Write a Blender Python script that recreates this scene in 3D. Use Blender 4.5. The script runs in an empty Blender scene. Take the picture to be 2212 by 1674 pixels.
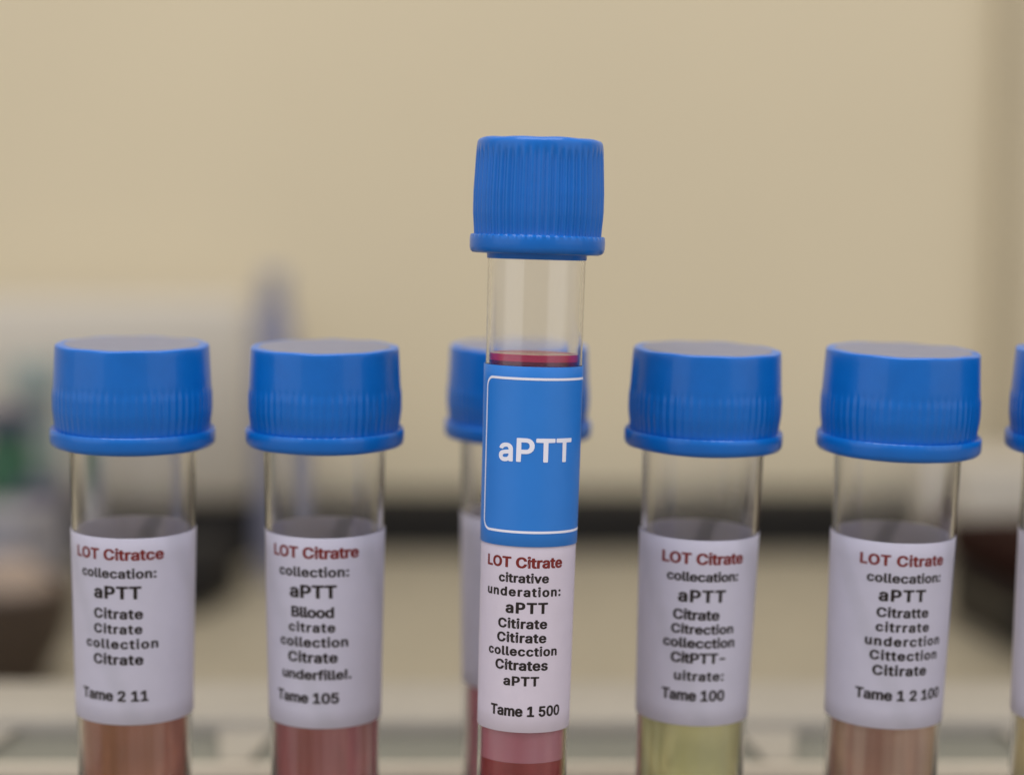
import bpy, bmesh, math, random
from mathutils import Vector, Matrix, Euler
from mathutils.geometry import tessellate_polygon

random.seed(7)
SC = bpy.context.scene
COL = SC.collection
MM = 0.001
PI = math.pi

# ------------------------------------------------------------------ camera
CAM_H = 0.150            # camera height above the counter top (m)
PITCH = math.radians(6.0)
FPX, CX, CY = 4500.0, 1106.0, 837.0       # focal length and centre, photo measured 2212 px wide
cam_data = bpy.data.cameras.new('camera')
cam = bpy.data.objects.new('camera', cam_data)
COL.objects.link(cam)
cam.location = (0, 0, CAM_H)
cam.rotation_euler = (PI / 2 - PITCH, 0, 0)
cam_data.sensor_width = 36.0
cam_data.lens = FPX / (2 * CX) * 36.0
cam_data.clip_start = 0.01
cam_data.clip_end = 20.0
cam_data.dof.use_dof = True
cam_data.dof.focus_distance = 0.2520
cam_data.dof.aperture_fstop = 8.6
SC.camera = cam

# ------------------------------------------------------------------ room light
world = bpy.data.worlds.new('World')
SC.world = world
world.use_nodes = True
bg = world.node_tree.nodes['Background']
bg.inputs['Color'].default_value = (0.86, 0.88, 1.0, 1)
bg.inputs['Strength'].default_value = 0.42
SC.view_settings.view_transform = 'Standard'
SC.view_settings.look = 'None'
SC.view_settings.exposure = 0.07
SC.view_settings.gamma = 1.0


def area(name, loc, target, sx, sy, power, colour):
    d = bpy.data.lights.new(name, 'AREA')
    d.shape = 'RECTANGLE'
    d.size, d.size_y = sx, sy
    d.energy = power
    d.color = colour
    o = bpy.data.objects.new(name, d)
    COL.objects.link(o)
    o.location = loc
    o.rotation_euler = (Vector(target) - Vector(loc)).to_track_quat('-Z', 'Y').to_euler()
    return o


area('ceiling_panel', (0.0, -0.10, 1.7), (0.0, 0.70, 0.25), 1.8, 1.2, 28.0, (1.0, 0.965, 0.93))
area('window_left', (-1.25, -0.55, 0.75), (0, 0.30, 0.1), 1.7, 1.7, 6.0, (0.93, 0.95, 1.0))
area('window_right', (1.25, -0.55, 0.75), (0, 0.30, 0.1), 1.7, 1.7, 5.2, (0.96, 0.96, 1.0))

SC.cycles.use_denoising = True
SC.cycles.max_bounces = 24
SC.cycles.transmission_bounces = 20
SC.cycles.transparent_max_bounces = 16
SC.cycles.caustics_refractive = True
SC.cycles.caustics_reflective = False
SC.cycles.blur_glossy = 0.6
SC.cycles.sample_clamp_indirect = 6.0

# ------------------------------------------------------------------ helpers
FWD = Vector((0, math.cos(PITCH), -math.sin(PITCH)))
UPV = Vector((0, math.sin(PITCH), math.cos(PITCH)))
RIGHT = Vector((1, 0, 0))
EYE = Vector((0, 0, CAM_H))


def ray(px, py):
    return FWD + RIGHT * ((px - CX) / FPX) + UPV * ((CY - py) / FPX)


def deep(px, py, d):
    """point seen at px,py at depth d along the view axis"""
    return EYE + ray(px, py) * d


def at(px, py, Y):
    """point seen at px,py on the upright plane y = Y"""
    r = ray(px, py)
    return EYE + r * (Y / r.y)


def ground(px, py):
    """point of the counter top seen at px,py"""
    r = ray(px, py)
    return EYE - r * (CAM_H / r.z)


def tag(o, label=None, cat=None, group=None, kind=None):
    if label: o['label'] = label
    if cat: o['category'] = cat
    if group: o['group'] = group
    if kind: o['kind'] = kind
    return o


def empty(name, loc=(0, 0, 0), rot=None):
    o = bpy.data.objects.new(name, None)
    COL.objects.link(o)
    o.location = loc
    o.empty_display_size = 0.01
    if rot is not None: o.rotation_euler = rot
    return o


def link(name, me, mat, parent=None):
    o = bpy.data.objects.new(name, me)
    COL.objects.link(o)
    if mat is not None and not me.materials: me.materials.append(mat)
    if parent is not None: o.parent = parent
    return o


def obj(name, bm, mat, parent=None, smooth=True, sharp=40):
    bmesh.ops.recalc_face_normals(bm, faces=bm.faces)
    me = bpy.data.meshes.new(name)
    bm.to_mesh(me)
    bm.free()
    if smooth:
        me.polygons.foreach_set('use_smooth', [True] * len(me.polygons))
        me.set_sharp_from_angle(angle=math.radians(sharp))
    return link(name, me, mat, parent)


def box(bm, lo, hi, bevel=0.0, seg=2, mat=None):
    x0, y0, z0 = lo
    x1, y1, z1 = hi
    r = bmesh.ops.create_cube(bm, size=1.0)
    vs = r['verts']
    for v in vs:
        v.co = Vector((x0 + (v.co.x + .5) * (x1 - x0), y0 + (v.co.y + .5) * (y1 - y0), z0 + (v.co.z + .5) * (z1 - z0)))
    if bevel > 0:
        es = list({e for v in vs for e in v.link_edges})
        bmesh.ops.bevel(bm, geom=es, offset=bevel, segments=seg, affect='EDGES', profile=0.5)
    return vs


def lathe(prof, n=96, mod=None, closed=False, offset=(0, 0)):
    """turn (r, z) points about z; r = 0 ends become poles; closed joins last to first"""
    bm = bmesh.new()
    rings = []
    for (r, z) in prof:
        if r <= 1e-9:
            rings.append([bm.verts.new((offset[0], offset[1], z))])
        else:
            ring = []
            for i in range(n):
                a = 2 * PI * i / n
                rr, zz = mod(a, r, z) if mod else (r, z)
                ring.append(bm.verts.new((offset[0] + rr * math.sin(a), offset[1] - rr * math.cos(a), zz)))
            rings.append(ring)
    pairs = list(zip(rings, rings[1:])) + ([(rings[-1], rings[0])] if closed else [])
    for A, B in pairs:
        if len(A) == 1 and len(B) == 1: continue
        for i in range(n):
            j = (i + 1) % n
            if len(A) == 1: bm.faces.new((A[0], B[i], B[j]))
            elif len(B) == 1: bm.faces.new((A[i], A[j], B[0]))
            else: bm.faces.new((A[i], A[j], B[j], B[i]))
    return bm


def arc(cr, cz, rad, a0, a1, n):
    return [(cr + rad * math.cos(math.radians(a0 + (a1 - a0) * i / n)),
             cz + rad * math.sin(math.radians(a0 + (a1 - a0) * i / n))) for i in range(n + 1)]


# ------------------------------------------------------------------ materials
def principled(name, colour, rough=0.5, spec=0.5, trans=0.0, ior=1.5, sss=0.0, sss_r=(1, .5, .4), sss_s=0.001, coat=0.0):
    m = bpy.data.materials.new(name)
    m.use_nodes = True
    b = m.node_tree.nodes['Principled BSDF']
    b.inputs['Base Color'].default_value = (*colour, 1)
    b.inputs['Roughness'].default_value = rough
    b.inputs['Specular IOR Level'].default_value = spec
    b.inputs['Transmission Weight'].default_value = trans
    b.inputs['IOR'].default_value = ior
    b.inputs['Coat Weight'].default_value = coat
    b.inputs['Coat Roughness'].default_value = 0.07
    if sss:
        b.inputs['Subsurface Weight'].default_value = sss
        b.inputs['Subsurface Radius'].default_value = sss_r
        b.inputs['Subsurface Scale'].default_value = sss_s
    return m


def add_noise(m, amount=0.1, scale=20, stretch=(1, 1, 1), bump=0.0, bump_scale=None, bump_dist=0.0005, detail=6, rough_amt=0.0):
    """vary the base colour a little and roughen the surface, in object space"""
    nt = m.node_tree
    b = nt.nodes['Principled BSDF']
    col = tuple(b.inputs['Base Color'].default_value)
    tc = nt.nodes.new('ShaderNodeTexCoord')
    mp = nt.nodes.new('ShaderNodeMapping')
    mp.inputs['Scale'].default_value = stretch
    nt.links.new(tc.outputs['Object'], mp.inputs['Vector'])
    nz = nt.nodes.new('ShaderNodeTexNoise')
    nz.inputs['Scale'].default_value = scale
    nz.inputs['Detail'].default_value = detail
    nt.links.new(mp.outputs['Vector'], nz.inputs['Vector'])
    if amount:
        rp = nt.nodes.new('ShaderNodeValToRGB')
        rp.color_ramp.elements[0].position = 0.3
        rp.color_ramp.elements[1].position = 0.7
        rp.color_ramp.elements[0].color = (*[c * (1 - amount) for c in col[:3]], 1)
        rp.color_ramp.elements[1].color = (*[min(1, c * (1 + amount)) for c in col[:3]], 1)
        nt.links.new(nz.outputs['Fac'], rp.inputs['Fac'])
        nt.links.new(rp.outputs['Color'], b.inputs['Base Color'])
    if rough_amt:
        mr = nt.nodes.new('ShaderNodeMapRange')
        r0 = b.inputs['Roughness'].default_value
        mr.inputs['To Min'].default_value = max(0, r0 - rough_amt)
        mr.inputs['To Max'].default_value = r0 + rough_amt
        nt.links.new(nz.outputs['Fac'], mr.inputs['Value'])
        nt.links.new(mr.outputs['Result'], b.inputs['Roughness'])
    if bump:
        n2 = nt.nodes.new('ShaderNodeTexNoise')
        n2.inputs['Scale'].default_value = bump_scale or scale * 4
        n2.inputs['Detail'].default_value = 4
        nt.links.new(mp.outputs['Vector'], n2.inputs['Vector'])
        bp = nt.nodes.new('ShaderNodeBump')
        bp.inputs['Strength'].default_value = bump
        bp.inputs['Distance'].default_value = bump_dist
        nt.links.new(n2.outputs['Fac'], bp.inputs['Height'])
        nt.links.new(bp.outputs['Normal'], b.inputs['Normal'])
    return m


M_WALL = add_noise(principled('wall_paint', (0.62, 0.537, 0.375), 0.75, 0.3), 0.025, 5, bump=0.15, bump_scale=220)
M_COUNTER = add_noise(principled('counter_laminate', (0.30, 0.263, 0.192), 0.45, 0.4), 0.10, 60)
M_BLACK = add_noise(principled('black_strip', (0.012, 0.011, 0.010), 0.6, 0.2), 0.2, 40)
M_TRIM = add_noise(principled('trim_brown', (0.47, 0.40, 0.27), 0.6), 0.08, 10)
M_CAP = add_noise(principled('blue_cap_plastic', (0.002, 0.137, 0.53), 0.32, 0.30, coat=0.25), 0.05, 260, bump=0.04, bump_scale=1500, bump_dist=0.00004, rough_amt=0.06)
M_GLASS = principled('clear_tube_plastic', (0.986, 0.987, 0.994), 0.085, 0.5, trans=1.0, ior=1.40)
M_PAPER = add_noise(principled('label_paper', (0.79, 0.765, 0.90), 0.48, 0.4), 0.02, 500, bump=0.12, bump_scale=2500, bump_dist=0.00002)
M_PAPER_PINK = add_noise(principled('pinkish_label_paper', (0.77, 0.69, 0.79), 0.48, 0.4), 0.02, 500, bump=0.12, bump_scale=2500, bump_dist=0.00002)
M_PAPER_BLUE = add_noise(principled('blue_label_paper', (0.025, 0.205, 0.66), 0.38, 0.4), 0.02, 300, bump=0.08, bump_scale=2000, bump_dist=0.00002)
M_INK = principled('brown_black_ink', (0.022, 0.015, 0.013), 0.55, 0.3)
M_INK_SOFT = principled('thin_grey_ink', (0.034, 0.027, 0.026), 0.55, 0.3)
M_INK_RED = principled('dark_red_ink', (0.20, 0.022, 0.018), 0.55, 0.3)
M_INK_WHITE = principled('white_print', (0.86, 0.85, 0.94), 0.45, 0.3)


def translucent(m, amount):
    """thin paper lets some light through"""
    nt = m.node_tree
    b = nt.nodes['Principled BSDF']
    out = nt.nodes['Material Output']
    tr = nt.nodes.new('ShaderNodeBsdfTranslucent')
    tr.inputs['Color'].default_value = (0.85, 0.83, 0.86, 1)
    mx = nt.nodes.new('ShaderNodeMixShader')
    mx.inputs['Fac'].default_value = amount
    nt.links.new(b.outputs[0], mx.inputs[1])
    nt.links.new(tr.outputs[0], mx.inputs[2])
    nt.links.new(mx.outputs[0], out.inputs['Surface'])


translucent(M_PAPER, 0.36)
translucent(M_PAPER_PINK, 0.15)
GLYPHS={
 '!':(196,[[68,-24,98,-29,134,-22,159,-6,176,18,180,48,173,72,152,94,128,106,98,111,62,104,38,90,20,66,15,42,23,12,44,-12],[54,138,134,136,154,144,164,156,169,510,158,526,140,533,50,532,32,522,26,510,30,162,38,145]]),
 '-':(453,[[93,168,112,163,352,165,367,174,374,186,374,246,360,264,334,269,112,269,94,265,83,258,77,246,77,186]]),
 '.':(188,[[65,-24,96,-29,132,-22,157,-6,174,18,178,48,170,72,150,95,126,107,96,111,60,105,35,90,17,66,12,42,20,12,41,-12]]),
 '0':(453,[[180,-27,226,-31,274,-27,316,-13,353,9,382,38,403,69,427,129,437,177,442,249,440,309,432,357,411,423,381,471,352,500,316,522,274,535,226,540,178,535,136,521,103,501,72,471,52,441,33,399,16,333,11,279,13,201,26,129,41,87,61,51,100,9,136,-12],[220,74,190,91,165,129,150,189,147,273,156,351,172,393,202,428,232,435,264,417,292,369,303,315,306,231,300,171,282,117,251,81]]),
 '1':(453,[[55,-20,74,-24,392,-24,412,-20,426,-8,428,58,420,70,398,79,313,82,312,514,290,531,236,533,176,528,57,442,49,430,50,352,68,336,104,337,170,386,175,376,175,82,68,79,48,70,40,58,39,-2]]),
 '2':(453,[[42,-20,62,-24,392,-24,411,-20,424,-8,426,58,410,77,392,81,215,82,326,196,371,250,404,304,417,352,412,418,396,454,378,478,332,514,266,537,188,537,122,516,72,478,39,424,29,358,37,346,56,338,128,337,152,344,164,358,167,388,178,412,194,427,212,434,242,433,266,419,278,400,283,370,275,334,253,298,197,232,30,58,27,-2]]),
 '5':(453,[[174,-27,226,-31,280,-24,316,-12,360,15,384,39,411,81,425,129,428,177,419,225,403,261,377,297,350,321,316,341,274,354,226,358,184,353,177,357,184,423,190,427,370,428,393,435,403,453,400,519,388,529,370,533,142,533,82,531,68,525,59,513,31,249,39,237,52,230,130,221,148,225,196,250,226,252,244,247,266,231,284,201,291,165,285,123,258,87,238,77,220,74,196,80,178,92,164,111,156,141,136,153,46,153,28,143,23,129,35,75,68,27,118,-9]]),
 ':':(188,[[65,-24,96,-29,132,-22,157,-6,174,18,178,48,170,72,150,95,126,107,96,111,60,105,35,90,17,66,12,42,20,12,41,-12],[63,252,96,246,132,253,158,270,174,293,178,324,170,348,150,370,126,382,96,386,60,380,36,365,18,342,12,318,20,288,40,264]]),
 'B':(456,[[39,-20,58,-24,244,-24,310,-19,382,7,427,46,441,70,452,106,455,136,450,178,423,232,382,268,417,304,432,340,433,400,417,448,400,472,365,502,298,528,244,533,58,533,27,520,23,508,23,-2],[166,82,162,88,162,202,166,206,262,205,298,187,313,166,318,136,313,112,300,94,262,82],[166,310,162,316,162,424,250,427,268,423,285,412,296,394,298,364,291,340,276,322,244,310]]),
 'C':(510,[[215,-27,302,-29,344,-21,386,-5,450,39,475,69,495,105,509,165,500,177,482,184,404,185,386,180,375,171,358,129,340,105,313,87,278,78,242,80,206,96,177,123,156,159,141,231,146,315,162,363,196,405,242,429,272,431,302,426,331,411,349,393,372,345,379,333,398,325,492,327,510,345,498,393,469,447,419,495,356,526,296,539,212,535,170,524,124,501,86,471,59,441,26,381,7,309,4,231,17,153,36,105,72,51,105,21,146,-5]]),
 'L':(393,[[39,-20,58,-24,364,-24,383,-20,396,-8,398,58,382,77,364,81,164,82,162,310,162,508,158,520,130,533,58,533,34,526,24,514,23,-2]]),
 'O':(533,[[215,-27,266,-31,320,-27,368,-13,410,8,461,51,488,87,509,129,523,177,530,249,526,309,516,357,486,423,448,471,409,501,368,522,314,536,266,540,212,535,170,524,125,501,86,471,47,423,26,381,11,333,4,279,7,201,25,129,46,87,73,51,122,9,170,-15],[242,80,194,105,156,159,141,231,143,297,162,363,196,405,242,429,290,429,338,405,356,387,377,351,392,279,390,207,378,159,356,123,338,104,290,80]]),
 'P':(445,[[39,-20,58,-24,130,-24,148,-19,160,-8,163,160,256,162,322,174,370,197,417,244,437,286,444,316,444,376,426,436,388,484,340,514,262,532,58,533,27,520,23,508,23,-2],[166,267,162,274,162,424,250,426,286,410,300,388,307,358,305,322,292,291,274,275,256,269]]),
 'T':(449,[[171,-20,192,-24,264,-24,287,-14,294,-2,294,424,426,428,445,436,454,448,453,514,438,529,420,533,282,533,30,533,6,526,-4,514,-5,448,6,434,30,427,155,424,156,-2]]),
 'a':(389,[[115,-29,184,-32,244,-15,274,-24,340,-24,370,-11,374,247,369,295,352,337,322,370,280,394,232,406,178,408,118,398,70,376,37,349,4,295,6,283,22,270,88,251,112,251,130,259,158,295,196,306,226,296,237,271,238,253,232,251,124,236,58,214,22,187,0,151,-6,91,12,37,52,-3],[148,73,136,82,129,97,136,127,166,141,226,150,238,151,238,127,230,103,215,85,184,71]]),
 'c':(396,[[161,-28,242,-30,314,-7,369,38,388,68,400,104,394,116,380,124,296,141,272,129,257,98,236,78,206,71,176,79,150,110,135,158,135,218,150,266,182,300,218,305,248,290,278,244,296,238,320,240,388,260,398,272,395,290,374,332,346,362,310,386,266,402,188,408,128,396,77,368,29,314,8,266,-2,206,0,146,14,92,38,49,74,11,110,-12]]),
 'd':(424,[[151,-28,224,-31,278,-14,308,-24,374,-24,398,-17,408,-4,409,512,398,526,374,533,302,533,276,518,272,396,224,407,176,408,134,400,99,386,72,368,38,332,13,284,2,248,-3,194,0,146,7,110,27,62,73,8,116,-18],[188,74,162,92,142,128,134,176,135,218,146,260,166,290,188,303,218,304,248,284,265,254,274,212,273,158,262,116,241,86,218,73]]),
 'e':(404,[[163,-28,242,-31,314,-11,345,8,374,35,392,63,402,92,386,111,302,130,278,122,259,92,242,77,218,71,194,72,170,83,156,98,139,128,140,144,386,147,407,164,405,242,387,302,360,344,320,378,272,399,206,409,146,402,92,379,50,343,19,296,2,242,-2,170,8,110,29,62,63,20,110,-12],[140,246,154,278,183,302,218,305,248,285,266,247]]),
 'f':(254,[[59,-20,76,-24,148,-24,166,-18,177,-8,179,298,184,302,244,305,261,316,265,328,262,388,238,403,179,406,179,430,190,449,232,444,257,454,280,520,268,539,232,550,190,554,148,550,112,538,77,514,55,484,45,454,43,406,-8,402,-28,388,-31,328,-27,316,-8,304,43,298,44,-2]]),
 'i':(167,[[31,-20,51,-24,123,-24,141,-16,151,-2,151,382,135,399,117,404,45,403,23,394,16,382,16,-2],[51,424,81,418,111,422,139,436,155,454,163,484,158,508,141,529,117,542,87,548,57,545,31,532,13,514,5,490,9,460,27,437]]),
 'l':(189,[[98,-22,141,-27,183,-23,207,-15,218,2,201,68,183,77,152,80,151,506,148,518,135,529,45,533,23,524,16,512,18,56,26,32,42,8,69,-12]]),
 'm':(610,[[31,-20,117,-24,135,-20,149,-8,152,256,169,292,195,306,221,298,236,274,237,-2,244,-14,267,-24,339,-24,357,-20,370,-8,373,256,387,291,411,305,443,298,453,286,458,268,459,16,461,-8,471,-18,489,-24,567,-24,585,-16,594,-2,592,286,577,334,549,370,507,397,453,410,381,403,321,371,291,394,237,410,195,409,147,394,117,404,51,404,27,397,16,382,16,-2]]),
 'n':(410,[[31,-20,117,-24,135,-20,149,-8,152,250,169,286,195,303,219,304,234,298,249,282,256,262,259,-2,266,-14,297,-24,363,-24,388,-14,394,-2,394,100,390,286,376,328,344,370,303,395,249,408,189,405,147,391,117,404,39,402,21,391,15,376,16,-2]]),
 'o':(415,[[161,-28,206,-33,248,-29,290,-18,326,0,364,32,386,62,412,128,418,182,415,230,407,266,386,314,338,368,308,387,257,404,206,409,164,405,128,396,92,378,63,356,38,327,14,284,3,248,-3,188,0,146,8,110,29,62,62,21,92,-2],[188,74,163,92,142,128,134,170,135,218,150,266,168,290,194,304,224,303,253,284,273,248,281,206,280,158,266,110,247,86,224,73]]),
 'r':(259,[[31,-20,117,-24,135,-20,149,-8,154,262,169,286,188,298,249,298,276,310,281,322,280,388,267,403,249,408,201,409,141,395,117,404,51,404,33,400,18,388,16,-2]]),
 's':(365,[[132,-28,214,-31,280,-14,309,2,337,26,354,50,365,80,368,116,362,146,346,175,327,194,280,221,172,249,148,266,146,284,153,296,184,308,212,302,238,263,262,253,340,268,358,280,361,290,354,314,322,362,286,388,238,404,154,407,94,390,40,352,15,308,10,278,13,248,24,218,42,194,100,158,214,128,230,110,229,92,220,81,184,70,147,80,128,116,106,130,88,131,22,117,1,104,-1,92,10,56,40,16,82,-13]]),
 't':(227,[[125,-24,166,-29,214,-24,238,-16,250,0,234,66,208,78,172,74,164,84,163,300,214,304,233,312,241,324,241,378,237,390,220,401,163,408,161,480,148,491,130,495,58,495,40,490,28,474,28,408,-14,400,-27,390,-31,378,-28,318,-8,304,28,300,28,90,35,48,63,6,90,-12]]),
 'u':(410,[[139,-25,201,-29,261,-13,291,-24,363,-24,388,-13,394,-1,394,377,387,394,363,404,297,404,278,401,262,389,259,143,252,113,236,89,207,75,177,81,156,107,151,143,151,377,147,390,123,403,51,404,33,400,18,389,16,137,24,77,40,41,69,7,105,-15]]),
 'v':(389,[[141,-20,159,-24,231,-24,249,-19,261,-8,408,376,401,394,381,403,297,403,275,394,211,220,195,178,119,388,111,396,87,404,9,403,-12,394,-19,382,127,-8]]),
}
GLYPHS_MEDIUM={
 'P':(445,[[64,-20,130,-19,143,-8,148,166,256,166,310,176,358,200,400,244,424,304,427,376,409,436,370,485,328,512,274,526,58,529,44,520,40,-2,46,-14],[148,263,145,430,256,430,280,424,300,412,317,388,324,352,320,316,304,286,280,270,256,264]]),
 'T':(449,[[198,-20,264,-19,277,-2,278,430,420,432,432,439,437,448,436,514,426,527,258,529,30,529,18,523,12,508,12,448,24,433,171,430,173,-2,180,-15]]),
 'a':(389,[[112,-23,148,-28,190,-26,225,-17,256,2,262,-14,274,-20,340,-20,352,-12,357,1,354,283,342,325,316,361,286,383,244,399,190,404,136,397,92,379,53,349,21,295,23,283,34,272,106,255,148,300,196,311,220,308,238,299,254,271,255,253,250,250,130,232,76,215,44,193,22,163,12,133,11,103,16,67,25,43,61,1],[154,67,130,74,117,85,112,103,115,121,142,140,214,153,254,157,255,127,242,97,208,72]]),
}

CAP_UNITS, BASE_UNITS = 557.0, -24.0
for _g in GLYPHS['i'][1]:
    if _g[1] > 300:                      # lift the dot a little clear of the stem
        _g[1::2] = [y + 34 for y in _g[1::2]]


# ------------------------------------------------------------------ the setting
WALL_Y = 0.832
bm = bmesh.new()
box(bm, (-1.6, WALL_Y, -0.05), (1.6, WALL_Y + 0.1, 2.2))
tag(obj('wall', bm, M_WALL, smooth=False), kind='structure')
bm = bmesh.new()
box(bm, (-1.6, -0.35, -0.04), (1.6, WALL_Y - 0.001, 0.0), 0.002)
tag(obj('countertop', bm, M_COUNTER, smooth=False), kind='structure')
bm = bmesh.new()
box(bm, (-1.6, WALL_Y - 0.028, 0.0005), (1.6, WALL_Y - 0.0005, 0.0215), 0.001)
tag(obj('skirting_strip', bm, M_BLACK, smooth=False), kind='structure')
# upright trim on the wall, right edge of the picture
p0 = at(2164, 0, WALL_Y); p1 = at(2208, 0, WALL_Y)
bm = bmesh.new()
box(bm, (p0.x, WALL_Y - 0.012, 0.018), (p1.x, WALL_Y - 0.0005, 2.1), 0.002)
tag(obj('wall_trim', bm, M_TRIM, smooth=False), 'brown upright trim strip on the tan wall at the right edge', 'trim')


# ------------------------------------------------------------------ tube building
def smoothstep(a, b, x):
    t = min(1, max(0, (x - a) / (b - a)))
    return t * t * (3 - 2 * t)


def cap_profile(r_top, r_mid, r_fl, h, fl_h, r_tube, skirt, bev, step):
    """outer profile of a screw cap, z measured down from 0 at the top, mm"""
    p = [(0, 0.0), (r_top * .3, 0.0), (r_top * .6, 0.0), (r_top - 1.0, -0.0)]
    p += [(r_top - bev, -.01), (r_top - bev * .6, -bev * .08), (r_top - bev * .25, -bev * .3), (r_top - bev * .06, -bev * .65), (r_top, -bev)]
    zs = h - fl_h
    n = 30
    for i in range(1, n + 1):
        z = bev + (zs - bev) * i / n
        t = z / zs
        bulge = r_top + (r_mid - r_top) * min(1, t / .55) + step * smoothstep(.48, .60, t) - (.2 + step) * smoothstep(.72, 1.0, t)
        p.append((bulge, -z))
    f = h - fl_h
    p += [(r_fl - .50, -f - .10), (r_fl - .38, -f - .06), (r_fl - .27, -f + .12), (r_fl - .15, -f + .15), (r_fl - .04, -f - .02), (r_fl, -f - .5),
          (r_fl - .02, -h + .75), (r_fl - .14, -h + .32), (r_fl - .40, -h + .08), (r_fl - .8, -h)]
    rs = r_tube + .22
    p += [(rs + .5, -h + .02), (rs + .04, -h - .0), (rs, -h - .12), (rs - .02, -h - skirt + .1), (rs - .1, -h - skirt),
          (r_tube + .03, -h - skirt), (r_tube + .03, -2.0), (r_tube - .8, -1.7), (0, -1.7)]
    return p


def make_cap_mesh(name, r_top, r_mid, r_fl, h, fl_h, r_tube, skirt, ribs, amp, v0, v1, facets, n, bev, step):
    zs = h - fl_h

    def mod(a, r, z):
        v = -z / MM
        rr = r / MM
        if 0.3 < v < zs + .01 and rr > r_top - .6:
            w = smoothstep(v0, v0 + 2.2, v) * (1 - .55 * smoothstep(v1 - 1.0, v1, v))
            c = math.cos(a * ribs + .12 * math.sin(3 * a))
            rr += amp * w * (math.copysign(abs(c) ** .8, c) * .5 - .5)
            rr += facets * math.cos(a * 13 + 1.3) * (1 - smoothstep(v0, v0 + 3.0, v)) * smoothstep(0, .5, v)
        dz = 0.0
        if rr > r_top - 1.1 and v < .4:        # moulded rim, not quite level
            dz = .035 * math.cos(a * 9 + .6) + .02 * math.cos(a * 4)
        if v > zs - .02 and v < h and rr > r_fl - 1.0:
            rr += .03 * math.cos(a * 3 + 1)
            dz += .04 * math.cos(a * 5 + .4)
        return rr * MM, z + dz * MM

    prof = [(r * MM, z * MM) for r, z in cap_profile(r_top, r_mid, r_fl, h, fl_h, r_tube, skirt, bev, step)]
    bm = lathe(prof, n, mod)
    bmesh.ops.recalc_face_normals(bm, faces=bm.faces)
    me = bpy.data.meshes.new(name)
    bm.to_mesh(me); bm.free()
    me.polygons.foreach_set('use_smooth', [True] * len(me.polygons))
    me.set_sharp_from_angle(angle=math.radians(50))
    me.materials.append(M_CAP)
    return me


BACK_CAP = make_cap_mesh('cap', 9.75, 10.05, 10.5, 13.05, 2.15, 7.98, 0.3, 60, .09, 4.4, 10.9, .010, 60 * 10, .3, .09)
FRONT_CAP = make_cap_mesh('cap', 7.82, 8.12, 8.42, 14.2, 2.15, 6.02, 0.65, 48, .25, 0.7, 12.6, .0, 48 * 12, .75, .0)


M_DISC = add_noise(principled('grey_lilac_sheen', (0.20, 0.205, 0.265), 0.55, 0.4), 0.04, 400)  # grey sheen on the cap tops, put into the colour of an added disc
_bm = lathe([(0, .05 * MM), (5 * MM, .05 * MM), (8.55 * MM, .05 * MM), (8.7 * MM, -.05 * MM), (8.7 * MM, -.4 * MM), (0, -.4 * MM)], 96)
BACK_DISC = bpy.data.meshes.new('sheen_disc')
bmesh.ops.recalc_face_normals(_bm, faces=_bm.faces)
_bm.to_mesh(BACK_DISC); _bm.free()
BACK_DISC.materials.append(M_DISC)


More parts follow.
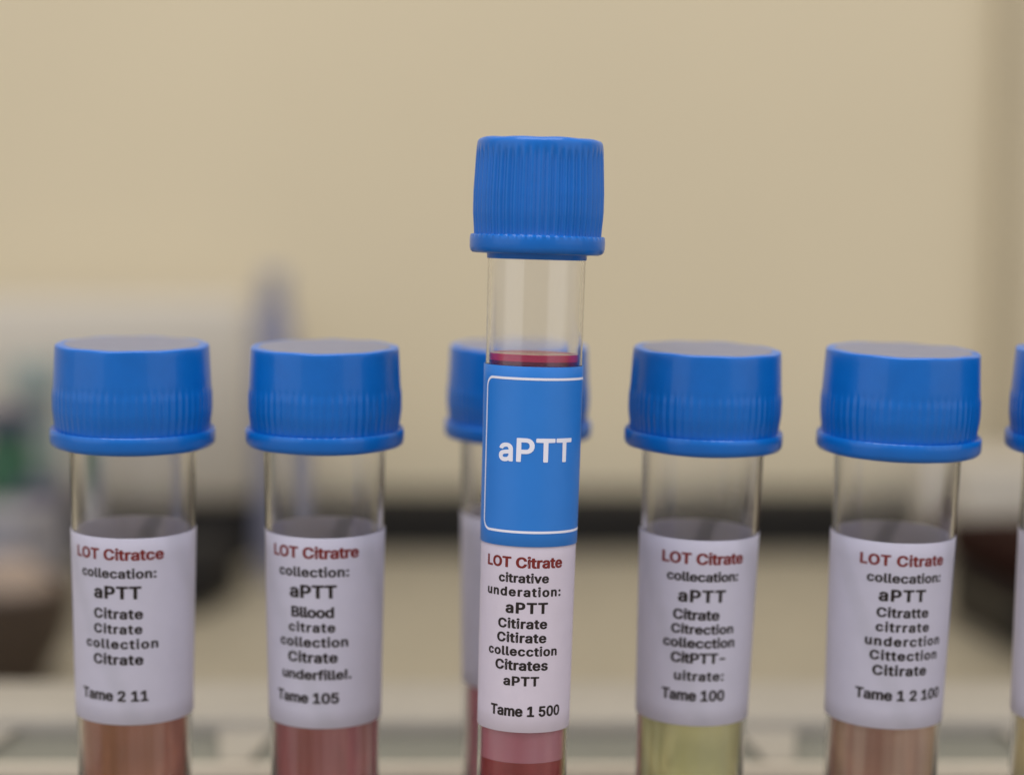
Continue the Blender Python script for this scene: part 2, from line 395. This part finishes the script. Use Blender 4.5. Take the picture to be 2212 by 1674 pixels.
class Tube:
    """one capped tube; v is the distance in mm down from the top of the cap"""

    def __init__(self, px, py, depth, roll, lean, spin, r_at, wall, floor_z, label, group, size=1.0):
        top = deep(px, py, depth)
        axis = Vector((math.sin(roll), math.sin(lean), 1)).normalized()
        self.r_at, self.wall = r_at, wall
        self.L = (top.z - floor_z) / axis.z / MM / size
        base = top - axis * (self.L * MM * size)
        self.root = empty('test_tube', base)
        q = Vector((0, 0, 1)).rotation_difference(axis)
        self.root.rotation_euler = q.to_euler()
        self.root.scale = (size, size, size)
        self.spin = spin
        self.M = Matrix.Translation(base) @ q.to_matrix().to_4x4() @ Matrix.Scale(size, 4)
        self.Mi = self.M.inverted()
        tag(self.root, label, 'test tube', group)

    def z(self, v):
        return (self.L - v) * MM

    def hit(self, px, py, dr=0.1):
        """(theta, v) of the point of the label seen at px,py"""
        o = self.Mi @ EYE
        d = self.Mi.to_3x3() @ ray(px, py)
        r = self.r_at(40) + dr
        for _ in range(4):
            R = r * MM
            a = d.x ** 2 + d.y ** 2
            b = o.x * d.x + o.y * d.y
            c = o.x ** 2 + o.y ** 2 - R * R
            disc = max(0, b * b - a * c)
            t = (-b - math.sqrt(disc)) / a
            p = o + d * t
            v = self.L - p.z / MM
            r = self.r_at(v) + dr
        return math.atan2(p.x, -p.y), v

    def glass(self):
        L, w = self.L, self.wall
        rb = self.r_at(L - 8)
        prof = [(self.r_at(2.2) - .02, 2.2)]
        k = 24
        for i in range(1, k + 1):
            v = 2.2 + (L - rb - 2.2) * i / k
            prof.append((self.r_at(v), v))
        rbo = self.r_at(L - rb)
        prof += [(rbo * math.cos(t * PI / 2 / 10), L - rb + rb * math.sin(t * PI / 2 / 10)) for t in range(1, 10)] + [(0, L)]
        inner = [(0, L - w)]
        rbi = rbo - w
        inner += [(rbi * math.cos(t * PI / 2 / 10), L - rb + (rb - w) * math.sin(t * PI / 2 / 10)) for t in range(9, 0, -1)]
        for i in range(k, 0, -1):
            v = 2.2 + (L - rb - 2.2) * i / k
            inner.append((self.r_at(v) - w, v))
        inner.append((self.r_at(2.2) - w, 2.2))
        pts = [(r * MM, self.z(v)) for r, v in prof + inner]
        bm = lathe(pts, 144, closed=True)
        return obj('tube_wall', bm, M_GLASS, self.root, sharp=60)

    def cap(self, me):
        o = link('cap', me, None, self.root)
        o.location = (0, 0, self.L * MM)
        o.rotation_euler = (0, 0, self.spin)
        return o

    def liquid(self, v_top, v_bot, mat, name='liquid', men=.5, over=-.02):
        """fills the bore from v_top down to v_bot (None = the rounded end)"""
        w = self.wall - over
        ri = lambda v: self.r_at(v) - w
        R = ri(v_top)
        p = [(0, v_top)] + [(R * t, v_top - men * (t ** 7)) for t in (.3, .55, .7, .8, .87, .93, .97, .99)]
        p += [(R, v_top - men)]
        L = self.L
        rb = self.r_at(L - 8)
        end = L - rb if v_bot is None else v_bot
        for i in range(1, 13):
            v = v_top - men + (end - v_top + men) * i / 12
            p.append((ri(v), v))
        if v_bot is None:
            rbi = ri(end)
            p += [(rbi * math.cos(t * PI / 20), end + (rb - w) * math.sin(t * PI / 20)) for t in range(1, 10)] + [(0, L - w)]
        else:
            p += [(0, v_bot)]
        bm = lathe([(r * MM, self.z(v)) for r, v in p], 128)
        return obj(name, bm, mat, self.root, sharp=35)

    def ring(self, name, v0, v1, dr0, dr1, mat, wave=0.0, parent=None):
        """paper wrapped right round the tube between v0 and v1"""
        r = self.r_at
        k = 10
        out = [(r(v0) + dr1 - .015, v0)] + [(r(v0 + (v1 - v0) * i / k) + dr1, v0 + .02 + (v1 - v0 - .04) * i / k) for i in range(k + 1)] + [(r(v1) + dr1 - .015, v1)]
        inn = [(r(v0 + (v1 - v0) * i / k) + dr0, v0 + (v1 - v0) * i / k) for i in range(k, -1, -1)]

        def mod(a, rr, z):
            return rr + wave * MM * math.sin(a * 3 + z * 180), z
        bm = lathe([(a * MM, self.z(b)) for a, b in out + inn], 192, mod if wave else None, closed=True)
        return obj(name, bm, mat, parent or self.root, sharp=50)

    def wrap(self, bm, dr, thick=0.0):
        """bend a flat (arc mm, v mm) mesh on to the tube"""
        xs = [v.co.x for v in bm.verts]
        a, b = min(xs), max(xs)
        n = int((b - a) / .4) + 1
        for i in range(1, n):
            g = bm.verts[:] + bm.edges[:] + bm.faces[:]
            bmesh.ops.bisect_plane(bm, geom=g, plane_co=(a + (b - a) * i / n, 0, 0), plane_no=(1, 0, 0))
        for v in bm.verts:
            s, vv = v.co.x, v.co.y
            r = self.r_at(vv)
            th = s / (r + .1)
            R = (r + dr) * MM
            v.co = Vector((R * math.sin(th), -R * math.cos(th), self.z(vv)))
        for f in bm.faces:
            c = f.calc_center_median()
            f.normal_update()
            if f.normal.dot(Vector((c.x, c.y, 0))) < 0: f.normal_flip()

    def line(self, text, xl, xr, yb, cap_px, mat, parent, dr, glyphs=GLYPHS):
        """one printed line; xl, xr, yb as read off the photograph"""
        tl, _ = self.hit(xl, yb)
        tr, _ = self.hit(xr, yb)
        _, v = self.hit((xl + xr) / 2, yb)
        tm = (tl + tr) / 2
        r = self.r_at(v) + .1
        width = (tr - tl) * r
        # size of a pixel on the tube at this height
        _, v2 = self.hit((xl + xr) / 2, yb - 20)
        hc = cap_px * (v - v2) / 20.0
        s = hc / CAP_UNITS
        nat, last = 0, len(text) - 1
        for i, ch in enumerate(text):
            if ch == ' ': nat += 190; continue
            ad, lp = glyphs[ch]
            nat += ad
        g0 = min(min(l[0::2]) for l in glyphs[text[0]][1])
        ge = max(max(l[0::2]) for l in glyphs[text[-1]][1])
        nat = nat - g0 - (glyphs[text[-1]][0] - ge)
        k = width / (nat * s)
        sx = min(k, 1.13)
        track = (width - nat * s * sx) / max(1, last) if k > sx else 0
        x = tm * r - width / 2 - g0 * s * sx
        bm = bmesh.new()
        for i, ch in enumerate(text):
            if ch == ' ':
                x += 190 * s * sx + track
                continue
            ad, lp = glyphs[ch]
            polys = [[Vector((l[j], l[j + 1], 0)) for j in range(0, len(l), 2)] for l in lp]
            flat = [p for q in polys for p in q]
            vs = [bm.verts.new((x + p.x * s * sx, v - (p.y - BASE_UNITS) * s, 0)) for p in flat]
            for t in tessellate_polygon(polys):
                try: bm.faces.new([vs[q] for q in t])
                except ValueError: pass
            x += ad * s * sx + track
        bmesh.ops.remove_doubles(bm, verts=bm.verts, dist=1e-5)
        self.wrap(bm, dr)
        me = bpy.data.meshes.new('lettering')
        bm.to_mesh(me); bm.free()
        return link('lettering', me, mat, parent)


BACK_R = lambda v: 7.90 - .0172 * (v - 24)
FRONT_R = lambda v: 6.0 - .0062 * (v - 28)
RACK_FLOOR = 0.022
GRP = 'blue capped tubes standing in the rack'


def liquid_mat(name, colour, trans, rough=.08, streak=0.0, colour2=None):
    m = principled(name, colour, rough, .5, trans=trans, ior=1.36)
    nt = m.node_tree
    if streak:
        # soft vertical refraction streaks, painted into the liquid's base colour
        b = nt.nodes['Principled BSDF']
        tc = nt.nodes.new('ShaderNodeTexCoord')
        mp = nt.nodes.new('ShaderNodeMapping'); mp.inputs['Scale'].default_value = (1, 1, .04)
        nz = nt.nodes.new('ShaderNodeTexNoise'); nz.inputs['Scale'].default_value = 260; nz.inputs['Detail'].default_value = 3
        rp = nt.nodes.new('ShaderNodeValToRGB')
        rp.color_ramp.elements[0].position = .35; rp.color_ramp.elements[1].position = .65
        rp.color_ramp.elements[0].color = (*colour, 1)
        rp.color_ramp.elements[1].color = (*(colour2 or colour), 1)
        nt.links.new(tc.outputs['Object'], mp.inputs['Vector'])
        nt.links.new(mp.outputs['Vector'], nz.inputs['Vector'])
        nt.links.new(nz.outputs['Fac'], rp.inputs['Fac'])
        nt.links.new(rp.outputs['Color'], b.inputs['Base Color'])
    return m


# text as read off the photograph: (words, left, right, baseline, capital height, ink)
def conv(ox, oy, f, rows):
    return [(t, ox + a * f, ox + b * f, oy + y * f, h * f, m) for t, a, b, y, h, m in rows]


K, S, R_ = M_INK, M_INK_SOFT, M_INK_RED
TEXT1 = conv(112.1, 1102.2, .3416, [
    ('LOT Citratce', 165, 708, 318, 71, R_), ('collecation:', 195, 662, 432, 60, S), ('aPTT', 268, 567, 562, 82, K),
    ('Citrate', 268, 577, 688, 64, K), ('Citrate', 268, 573, 782, 60, K), ('collection', 222, 673, 877, 60, K),
    ('Citrate', 266, 580, 977, 65, K), ('Tame 2 11', 203, 612, 1207, 68, S)])
TEXT2 = conv(541.8, 1102.2, .3414, [
    ('LOT Citratre', 150, 683, 308, 73, R_), ('collection:', 183, 622, 424, 62, S), ('aPTT', 247, 545, 557, 84, K),
    ('Bllood', 257, 527, 680, 68, K), ('citrate', 241, 535, 772, 60, K), ('collection', 190, 616, 867, 62, K),
    ('Citrate', 238, 550, 965, 66, K), ('underfille!.', 203, 636, 1073, 62, S), ('Tame 105', 175, 558, 1220, 68, K)])
TEXT3 = conv(952.8, 1139.6, .3191, [
    ('LOT Citrate', 316, 818, 275, 74, R_), ('citrative', 390, 730, 375, 62, K), ('underation:', 316, 808, 468, 62, K),
    ('aPTT', 435, 722, 583, 76, K), ('Citirate', 385, 718, 685, 66, K), ('Citirate', 378, 712, 780, 66, K),
    ('collecction', 322, 782, 870, 62, K), ('Citrates', 366, 722, 967, 68, K), ('aPTT', 420, 663, 1072, 65, K),
    ('Tame 1 500', 335, 798, 1280, 72, K)])
TEXT4 = conv(1345.1, 1120.9, .3303, [
    ('LOT Citrate', 257, 783, 300, 75, R_), ('collecation:', 288, 752, 412, 62, K), ('aPTT', 360, 672, 547, 82, K),
    ('Citrate', 327, 632, 662, 68, K), ('Citrection', 315, 720, 755, 62, K), ('collecction', 263, 727, 845, 64, K),
    ('CitPTT-', 312, 668, 945, 68, K), ('uitrate:', 333, 658, 1060, 62, S), ('Tame 100', 253, 662, 1190, 72, K)])
TEXT5 = conv(1756.1, 1120.9, .3303, [
    ('LOT Citrate', 305, 847, 312, 72, R_), ('collecation:', 350, 830, 422, 62, S), ('aPTT', 427, 735, 543, 80, K),
    ('Citratte', 413, 752, 648, 64, K), ('citrrate', 407, 755, 742, 62, K), ('underction', 337, 820, 835, 62, K),
    ('Cittection', 367, 803, 928, 62, K), ('Citirate', 385, 737, 1027, 66, K), ('Tame 1 2 100', 272, 815, 1190, 70, K)])

M_L1 = liquid_mat('copper_liquid', (.44, .16, .06), .55, streak=1, colour2=(.76, .38, .30))
M_L2 = liquid_mat('mauve_red_liquid', (.48, .12, .11), .5, streak=1, colour2=(.80, .36, .38))
M_L3 = liquid_mat('crimson_liquid', (.66, .13, .20), .5, streak=1, colour2=(.82, .34, .46))
M_L4 = liquid_mat('yellow_green_liquid', (.96, .93, .44), .6, streak=1, colour2=(.98, .96, .56))
M_L5 = liquid_mat('dusty_brown_liquid', (.54, .27, .20), .5, streak=1, colour2=(.88, .62, .48))
M_L6 = liquid_mat('straw_liquid', (.92, .80, .48), .6)
M_RIM = liquid_mat('rim_highlight_liquid', (.80, .045, .14), .25)
M_BLOOD = liquid_mat('red_plasma', (.30, .02, .08), .4)
M_PINK = liquid_mat('pink_layer', (.78, .25, .32), .35, streak=1, colour2=(.84, .36, .43))
M_CELLS = liquid_mat('red_cell_layer', (.33, .036, .040), .15, streak=1, colour2=(.44, .065, .07))

BACK = [
    (286, 742, .2665, 1.0, 23.8, 48.0, .016, .3, TEXT1, M_L1, 'blue capped tube at far left, label ending Tame 2 11, copper brown liquid'),
    (702, 748, .268, .975, 24.2, 49.7, .011, 1.1, TEXT2, M_L2, 'blue capped tube with mauve red liquid and label ending Tame 105'),
    (1121, 746, .291, .98, 24.0, 48.7, .015, 2.0, None, M_L3, 'blue capped tube mostly hidden behind the taller front tube'),
    (1528, 753, .268, .972, 24.3, 49.2, .032, 2.9, TEXT4, M_L4, 'blue capped tube holding clear yellow green liquid, label ending Tame 100'),
    (1951, 756, .2665, 1.0, 23.6, 47.7, .032, 3.7, TEXT5, M_L5, 'blue capped tube with dusty pinkish brown liquid and label ending Tame 1 2 100'),
    (2363, 757, .267, 1.0, 23.6, 47.7, .032, 4.4, None, M_L6, 'blue capped tube cut off by the right edge of the picture'),
]
for px, py, dep, size, va, vb, roll, spin, text, lm, lab in BACK:
    t = Tube(px, py, dep, roll, -0.022, spin, BACK_R, .58, RACK_FLOOR, lab, GRP, size)
    t.glass()
    c_ = t.cap(BACK_CAP)
    link('sheen_disc', BACK_DISC, None, c_)
    t.liquid(36.0, None, lm)
    p = t.ring('paper_label', va, vb, .01, .10, M_PAPER, wave=.012)
    for row in text or []:
        t.line(*row, p, .125)

# the taller, thinner tube in front
t = Tube(1167.5, 301, .2545, .029, .036, .4, FRONT_R, .46, RACK_FLOOR,
         'taller thin front tube with blue aPTT label over the white one, red liquid', 'tall tube in front of the row', .9865)
FRONT = t
t.glass()
t.cap(FRONT_CAP)
t.liquid(26.75, 27.35, M_RIM, 'rim_highlight_band', men=.25)  # thin bright band: light refracted at the liquid surface, put into its colour
t.liquid(27.36, 60.0, M_BLOOD, 'plasma', men=.0)
t.liquid(60.02, 77.1, M_PINK, 'pink_layer', men=.0)
t.liquid(77.12, None, M_CELLS, 'red_cell_layer', men=.0)
p = t.ring('paper_label', 49.0, 73.15, .01, .08, M_PAPER_PINK, wave=.006)
for row in TEXT3:
    t.line(*row, p, .10)
b = t.ring('blue_label', 27.9, 50.0, .10, .20, M_PAPER_BLUE, wave=.006)
t.line('aPTT', 934.1 + 370 * .3907, 934.1 + 760 * .3907, 541.8 + 1170 * .3907, 134 * .3907, M_INK_WHITE, b, .225, GLYPHS_MEDIUM)
# white rounded border line of the blue label
th0, va = t.hit(1056, 817)
_, vb = t.hit(1146, 1150)
_, va = t.hit(1146, 819)
s0 = th0 * 6.1
s1 = s0 + 16.6
rad, lw = 1.25, .30


def rounded(s0, s1, a, b, r, n=8):
    pts = []
    for cx, cy, q in ((s1 - r, a + r, -90), (s1 - r, b - r, 0), (s0 + r, b - r, 90), (s0 + r, a + r, 180)):
        for i in range(n + 1):
            an = math.radians(q + 90 * i / n)
            pts.append((cx + r * math.cos(an), cy + r * math.sin(an)))
    return pts


o_ = rounded(s0 - lw / 2, s1 + lw / 2, va - lw / 2, vb + lw / 2, rad + lw / 2)
i_ = rounded(s0 + lw / 2, s1 - lw / 2, va + lw / 2, vb - lw / 2, rad - lw / 2)
bm = bmesh.new()
ov = [bm.verts.new((x, y, 0)) for x, y in o_]
iv = [bm.verts.new((x, y, 0)) for x, y in i_]
for i in range(len(ov)):
    j = (i + 1) % len(ov)
    bm.faces.new((ov[i], ov[j], iv[j], iv[i]))
t.wrap(bm, .225)
me = bpy.data.meshes.new('border_line')
bm.to_mesh(me); bm.free()
link('border_line', me, M_INK_WHITE, b)

# ------------------------------------------------------------------ the rack
M_RACK = add_noise(principled('rack_plastic', (0.30, 0.275, 0.235), 0.45, 0.5), 0.05, 60)
M_RACK_CREAM = add_noise(principled('cream_lip_plastic', (0.60, 0.53, 0.42), 0.45, 0.5), 0.05, 60)
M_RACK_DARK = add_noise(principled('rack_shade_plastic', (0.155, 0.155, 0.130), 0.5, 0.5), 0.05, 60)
rack = tag(empty('tube_rack', (0, 0.31, 0)), 'off white plastic tube rack the tubes stand in, with a raised rear plate of holes', 'rack')


def rack_part(name, bm, mat=M_RACK):
    for v in bm.verts: v.co -= Vector((0, 0.31, 0))
    return obj(name, bm, mat, rack, smooth=True, sharp=30)


def plate(x0, x1, y0, y1, z0, z1, holes, n=40):
    """a flat plate with round holes; holes = (x, y, r), each inside its own cell along x"""
    bm = bmesh.new()
    holes = sorted(holes)
    cuts = [x0] + [(a[0] + a[2] + b[0] - b[2]) / 2 for a, b in zip(holes, holes[1:])] + [x1]
    for z, flip in ((z1, False), (z0, True)):
        for (hx, hy, hr), a, b in zip(holes, cuts, cuts[1:]):
            cor = [(b, y0), (b, y1), (a, y1), (a, y0)]
            angs = sorted(set([2 * PI * i / n for i in range(n)] + [math.atan2(cy - hy, cx - hx) % (2 * PI) for cx, cy in cor]))
            inn, out = [], []
            for an in angs:
                c, s = math.cos(an), math.sin(an)
                tx = ((b if c > 0 else a) - hx) / c if abs(c) > 1e-9 else 1e9
                ty = ((y1 if s > 0 else y0) - hy) / s if abs(s) > 1e-9 else 1e9
                k = min(tx, ty)
                inn.append(bm.verts.new((hx + hr * c, hy + hr * s, z)))
                out.append(bm.verts.new((hx + k * c, hy + k * s, z)))
            m = len(angs)
            for i in range(m):
                j = (i + 1) % m
                bm.faces.new((inn[i], out[i], out[j], inn[j]))
            if z == z1:
                lo = [bm.verts.new((v.co.x, v.co.y, z0)) for v in inn]
                for i in range(m):
                    j = (i + 1) % m
                    bm.faces.new((inn[i], inn[j], lo[j], lo[i]))
    for ya, in ((y0,), (y1,)):
        q = [bm.verts.new(c) for c in ((x0, ya, z0), (x1, ya, z0), (x1, ya, z1), (x0, ya, z1))]
        bm.faces.new(q)
    for xa in (x0, x1):
        q = [bm.verts.new(c) for c in ((xa, y0, z0), (xa, y1, z0), (xa, y1, z1), (xa, y0, z1))]
        bm.faces.new(q)
    bmesh.ops.remove_doubles(bm, verts=bm.verts, dist=1e-6)
    return bm


XE = 0.105
RACK_BACK = 0.377
bm = bmesh.new()
box(bm, (-XE, .235, .001), (XE, RACK_BACK, .0215), .0015)
rack_part('base_plate', bm)
holes = []
for r in [o for o in COL.objects if o.name.startswith('test_tube')]:
    if r is FRONT.root: continue
    r_ = r.matrix_basis
    p = r_ @ Vector((0, 0, (.042 - RACK_FLOOR)))
    holes.append((p.x, p.y, .0086))
front_hole = FRONT.M @ Vector((0, 0, .042 - RACK_FLOOR))
rack_part('hole_plate', plate(-XE, XE, .2560, .3200, .040, .043, holes))
# narrow front lip with the hole of the tall tube beside it
rack_part('front_plate', plate(-XE, XE, front_hole.y - .0085, .2558, .040, .043, [(front_hole.x, front_hole.y, .0062)]))
RZ = .0563
bm = bmesh.new()
box(bm, (-XE, .3495, RZ - .0060), (XE, RACK_BACK, RZ), .0018)
rack_part('rear_rail', bm)
for xw, w0, w1 in ((-.0452, .0022, .0052), (-.0006, .0022, .0050), (.0436, .0022, .0052), (.0885, .0022, .0050), (-.0900, .0022, .0050)):
    bm = bmesh.new()                      # web between two bays, wider towards the back
    q = [(xw - w0, .3300), (xw + w0, .3300), (xw + w1, .3494), (xw - w1, .3494)]
    lo = [bm.verts.new((x, y, .0534)) for x, y in q]
    hi = [bm.verts.new((x, y, RZ - .0018)) for x, y in q]
    bm.faces.new(lo); bm.faces.new(hi)
    for i in range(4):
        bm.faces.new((lo[i], lo[(i + 1) % 4], hi[(i + 1) % 4], hi[i]))
    rack_part('cross_web', bm)
bm = bmesh.new()
box(bm, (-XE, .3284, RZ - .0056), (XE, .3299, RZ - .0021), .0004)
rack_part('front_lip', bm, M_RACK_CREAM)
bm = bmesh.new()
box(bm, (-XE, .3317, .0515), (XE, .3493, .0532), .0002)
rack_part('tray_floor', bm, M_RACK_DARK)
bm = bmesh.new()
box(bm, (-XE, .3305, .0217), (XE, .3315, RZ - .0034), .0003)
rack_part('riser', bm, M_RACK_DARK)
bm = bmesh.new()
box(bm, (-XE, .372, .0217), (XE, .3745, RZ - .0034), .0003)
rack_part('back_panel', bm)
for s in (-1, 1):
    bm = bmesh.new()
    xa, xb = sorted((s * (XE + .0002), s * (XE + .004)))
    box(bm, (xa, .235, .001), (xb, RACK_BACK, RZ + .001), .0008)
    rack_part('end_panel', bm)

# ------------------------------------------------------------------ things far behind, out of focus
M_PALE = add_noise(principled('pale_grey_casing', (0.50, 0.455, 0.38), 0.5), 0.03, 20)
M_GREYBLUE = add_noise(principled('grey_blue_plastic', (0.24, 0.235, 0.27), 0.5), 0.05, 30)
M_POST = add_noise(principled('slate_blue_plastic', (0.20, 0.205, 0.285), 0.5), 0.05, 30)
M_GREEN = add_noise(principled('green_plastic', (0.02, 0.085, 0.04), 0.45), 0.1, 40)
M_TEAL = add_noise(principled('pale_teal_plastic', (0.23, 0.27, 0.25), 0.5), 0.05, 40)
M_NAVY = add_noise(principled('navy_plastic', (0.035, 0.033, 0.075), 0.5), 0.1, 40)
M_LILAC = add_noise(principled('grey_lilac_plastic', (0.26, 0.25, 0.27), 0.5), 0.05, 40)
M_BROWN = add_noise(principled('dark_brown_glaze', (0.045, 0.028, 0.018), 0.5), 0.15, 40)
M_TANPINK = add_noise(principled('tan_sponge', (0.27, 0.205, 0.155), 0.8), 0.10, 80, bump=.4, bump_scale=300)
M_REDBROWN = add_noise(principled('red_brown_plastic', (0.016, 0.0045, 0.003), 0.9, 0.08), 0.1, 40)
M_DARK = add_noise(principled('black_plastic', (0.009, 0.008, 0.008), 0.65, 0.25), 0.1, 40)
M_MUD = add_noise(principled('muddy_tan_panel', (0.10, 0.08, 0.05), 0.6), 0.1, 40)


def solid(name, lo, hi, mat, parent=None, bevel=.002, origin=None):
    bm = bmesh.new()
    box(bm, lo, hi, bevel)
    return obj(name, bm, mat, parent, smooth=True, sharp=30)


# pale instrument against the wall on the left
fy = .792
a = at(-260, 648, fy); b_ = at(548, 1075, fy)
inst = tag(empty('bench_instrument', ((a.x + b_.x) / 2, fy + .017, 0)), 'blurred pale grey boxy instrument against the wall on the left', 'instrument')
ix, iy = inst.location.x, inst.location.y
solid('casing', (a.x - ix, fy - iy, .022), (b_.x - ix, WALL_Y - .009 - iy, a.z), M_PALE, inst, .006)
solid('plinth', (a.x + .01 - ix, fy + .003 - iy, .0005), (b_.x - .003 - ix, WALL_Y - .009 - iy, .0218), M_DARK, inst, .001)

# slim grey-blue bottle standing at the end of the instrument
a = at(591, 585, .755)
rp = (at(632, 700, .755).x - at(550, 700, .755).x) / 2
h = a.z
bm = lathe([(0, .0005), (rp * .9, .0005), (rp, .003), (rp, h - .022), (rp * .93, h - .017), (rp * .62, h - .012), (rp * .6, h - .0105), (0, h - .0105)], 40)
post = obj('slim_bottle', bm, M_POST)
post.location = (a.x, .755, 0)
tag(post, 'blurred slim grey blue bottle standing beside the pale instrument', 'bottle')
bm = lathe([(0, h - .0104), (rp * .72, h - .0104), (rp * .74, h - .009), (rp * .70, h - .001), (rp * .6, h), (0, h)], 32)
obj('bottle_cap', bm, M_GREYBLUE, post)


def bottle(px, py_top, Y, r, body_m, cap_m, lab, cat, cap_h=.012, neck=.6):
    a = at(px, py_top, Y)
    h = a.z - cap_h
    bm = lathe([(0, .0005), (r * .92, .0005), (r, .004), (r, h * .80), (r * .9, h * .88), (r * neck, h * .96), (r * neck, h), (0, h)], 40)
    o = obj('reagent_bottle', bm, body_m)
    o.location = (a.x, Y, 0)
    tag(o, lab, cat, 'blurred bottles and boxes at the left edge')
    rc = r * neck + .003
    bm = lathe([(0, h + .0002), (rc, h + .0002), (rc, h + cap_h * .85), (rc * .9, h + cap_h), (0, h + cap_h)], 36)
    obj('bottle_cap', bm, cap_m, o)
    return o


bottle(14, 885, .715, .0100, M_GREEN, M_NAVY, 'dark green bottle with navy cap, blurred, at the left edge', 'bottle', .006, .8)
bottle(76, 775, .755, .0092, M_TEAL, M_TEAL, 'pale teal grey bottle behind the green one, blurred', 'bottle', .012, .8)


def crate(name, x0, x1, yt, Y, dy, mat, lab, cat, rot=0, z0=.0005, lid=None, group=None):
    a = at(x0, yt, Y); b = at(x1, yt, Y)
    w = (b.x - a.x) / 2
    o = tag(empty(name, ((a.x + b.x) / 2, Y + dy / 2, 0), (0, 0, rot)), lab, cat, group)
    top = a.z
    solid('box_body', (-w, -dy / 2, z0), (w, dy / 2, top - .004), mat, o, .0025)
    solid('lid', (-w - .0008, -dy / 2 - .0008, top - .0038), (w + .0008, dy / 2 + .0008, top), lid or mat, o, .0012)
    return o


crate('storage_box', 25, 118, 1058, .668, .026, M_LILAC, 'small grey box with navy lid, blurred, near the left edge', 'box', .1, lid=M_NAVY,
      group='blurred bottles and boxes at the left edge')
crate('storage_box', -90, 66, 1112, .632, .026, M_LILAC, 'pale grey lilac box cut by the left edge, blurred', 'box', -.1,
      group='blurred bottles and boxes at the left edge')

# brown bowl with a tan sponge in it, bottom left
BY = .592
c = at(14, 1262, BY)
cz = c.z
rb = .0200
bm = lathe([(0, .0005), (rb * .45, .0005), (rb * .50, .002), (rb * .82, cz * .45), (rb * .97, cz * .8), (rb, cz), (rb * .97, cz + .0006),
            (rb * .90, cz * .75), (rb * .7, cz * .35), (rb * .4, .004), (0, .0035)], 48)
bowl = obj('bowl', bm, M_BROWN)
bowl.location = (c.x, BY, 0)
tag(bowl, 'blurred dark brown bowl at the lower left edge', 'bowl')
bm = bmesh.new()
bmesh.ops.create_icosphere(bm, subdivisions=4, radius=1)
for v in bm.verts:
    n_ = 1 + .06 * math.sin(v.co.x * 7 + 1) * math.sin(v.co.y * 6) + .04 * math.sin(v.co.z * 9)
    v.co = Vector((v.co.x * .0135 * n_, v.co.y * .0120 * n_, v.co.z * .0100 * n_))
sp = obj('sponge', bm, M_TANPINK)
sp.location = (c.x + .001, BY - .001, cz - .002)
tag(sp, 'tan pink rounded sponge lying in the dark brown bowl', 'sponge')

# black adapter half hidden behind the left tube
a = at(330, 1110, .70); b_ = at(462, 1110, .70)
o = tag(empty('power_adapter', ((a.x + b_.x) / 2, .70, 0), (0, 0, -.25)), 'blurred black power adapter on the counter behind the far left tube', 'power adapter')
solid('adapter_body', (-.010, -.012, .0005), (.010, .03, .022), M_DARK, o, .004)
solid('plug_cord', (-.0015, .0302, .006), (.0015, .075, .009), M_DARK, o, .001)

# dark case on the right, its long side running towards the camera
g = ground(2036, 1330)
o = tag(empty('equipment_case', (g.x, g.y, 0), (0, 0, math.radians(-80))), 'blurred black case with red brown lid and muddy tan panel at the right edge', 'case')
ht = at(2100, 1112, g.y).z
solid('case_body', (0, 0, .0005), (.13, .12, ht - .014), M_DARK, o, .003)
solid('lid', (-.001, -.001, ht - .0138), (.131, .121, ht), M_REDBROWN, o, .003)
solid('front_panel', (.012, -.0025, .012), (.060, -.0003, ht - .020), M_MUD, o, .001)
# pale block behind the case
crate('paper_box', 2072, 2330, 1008, .745, .05, M_PALE, 'blurred pale grey box behind the black case on the right', 'box')
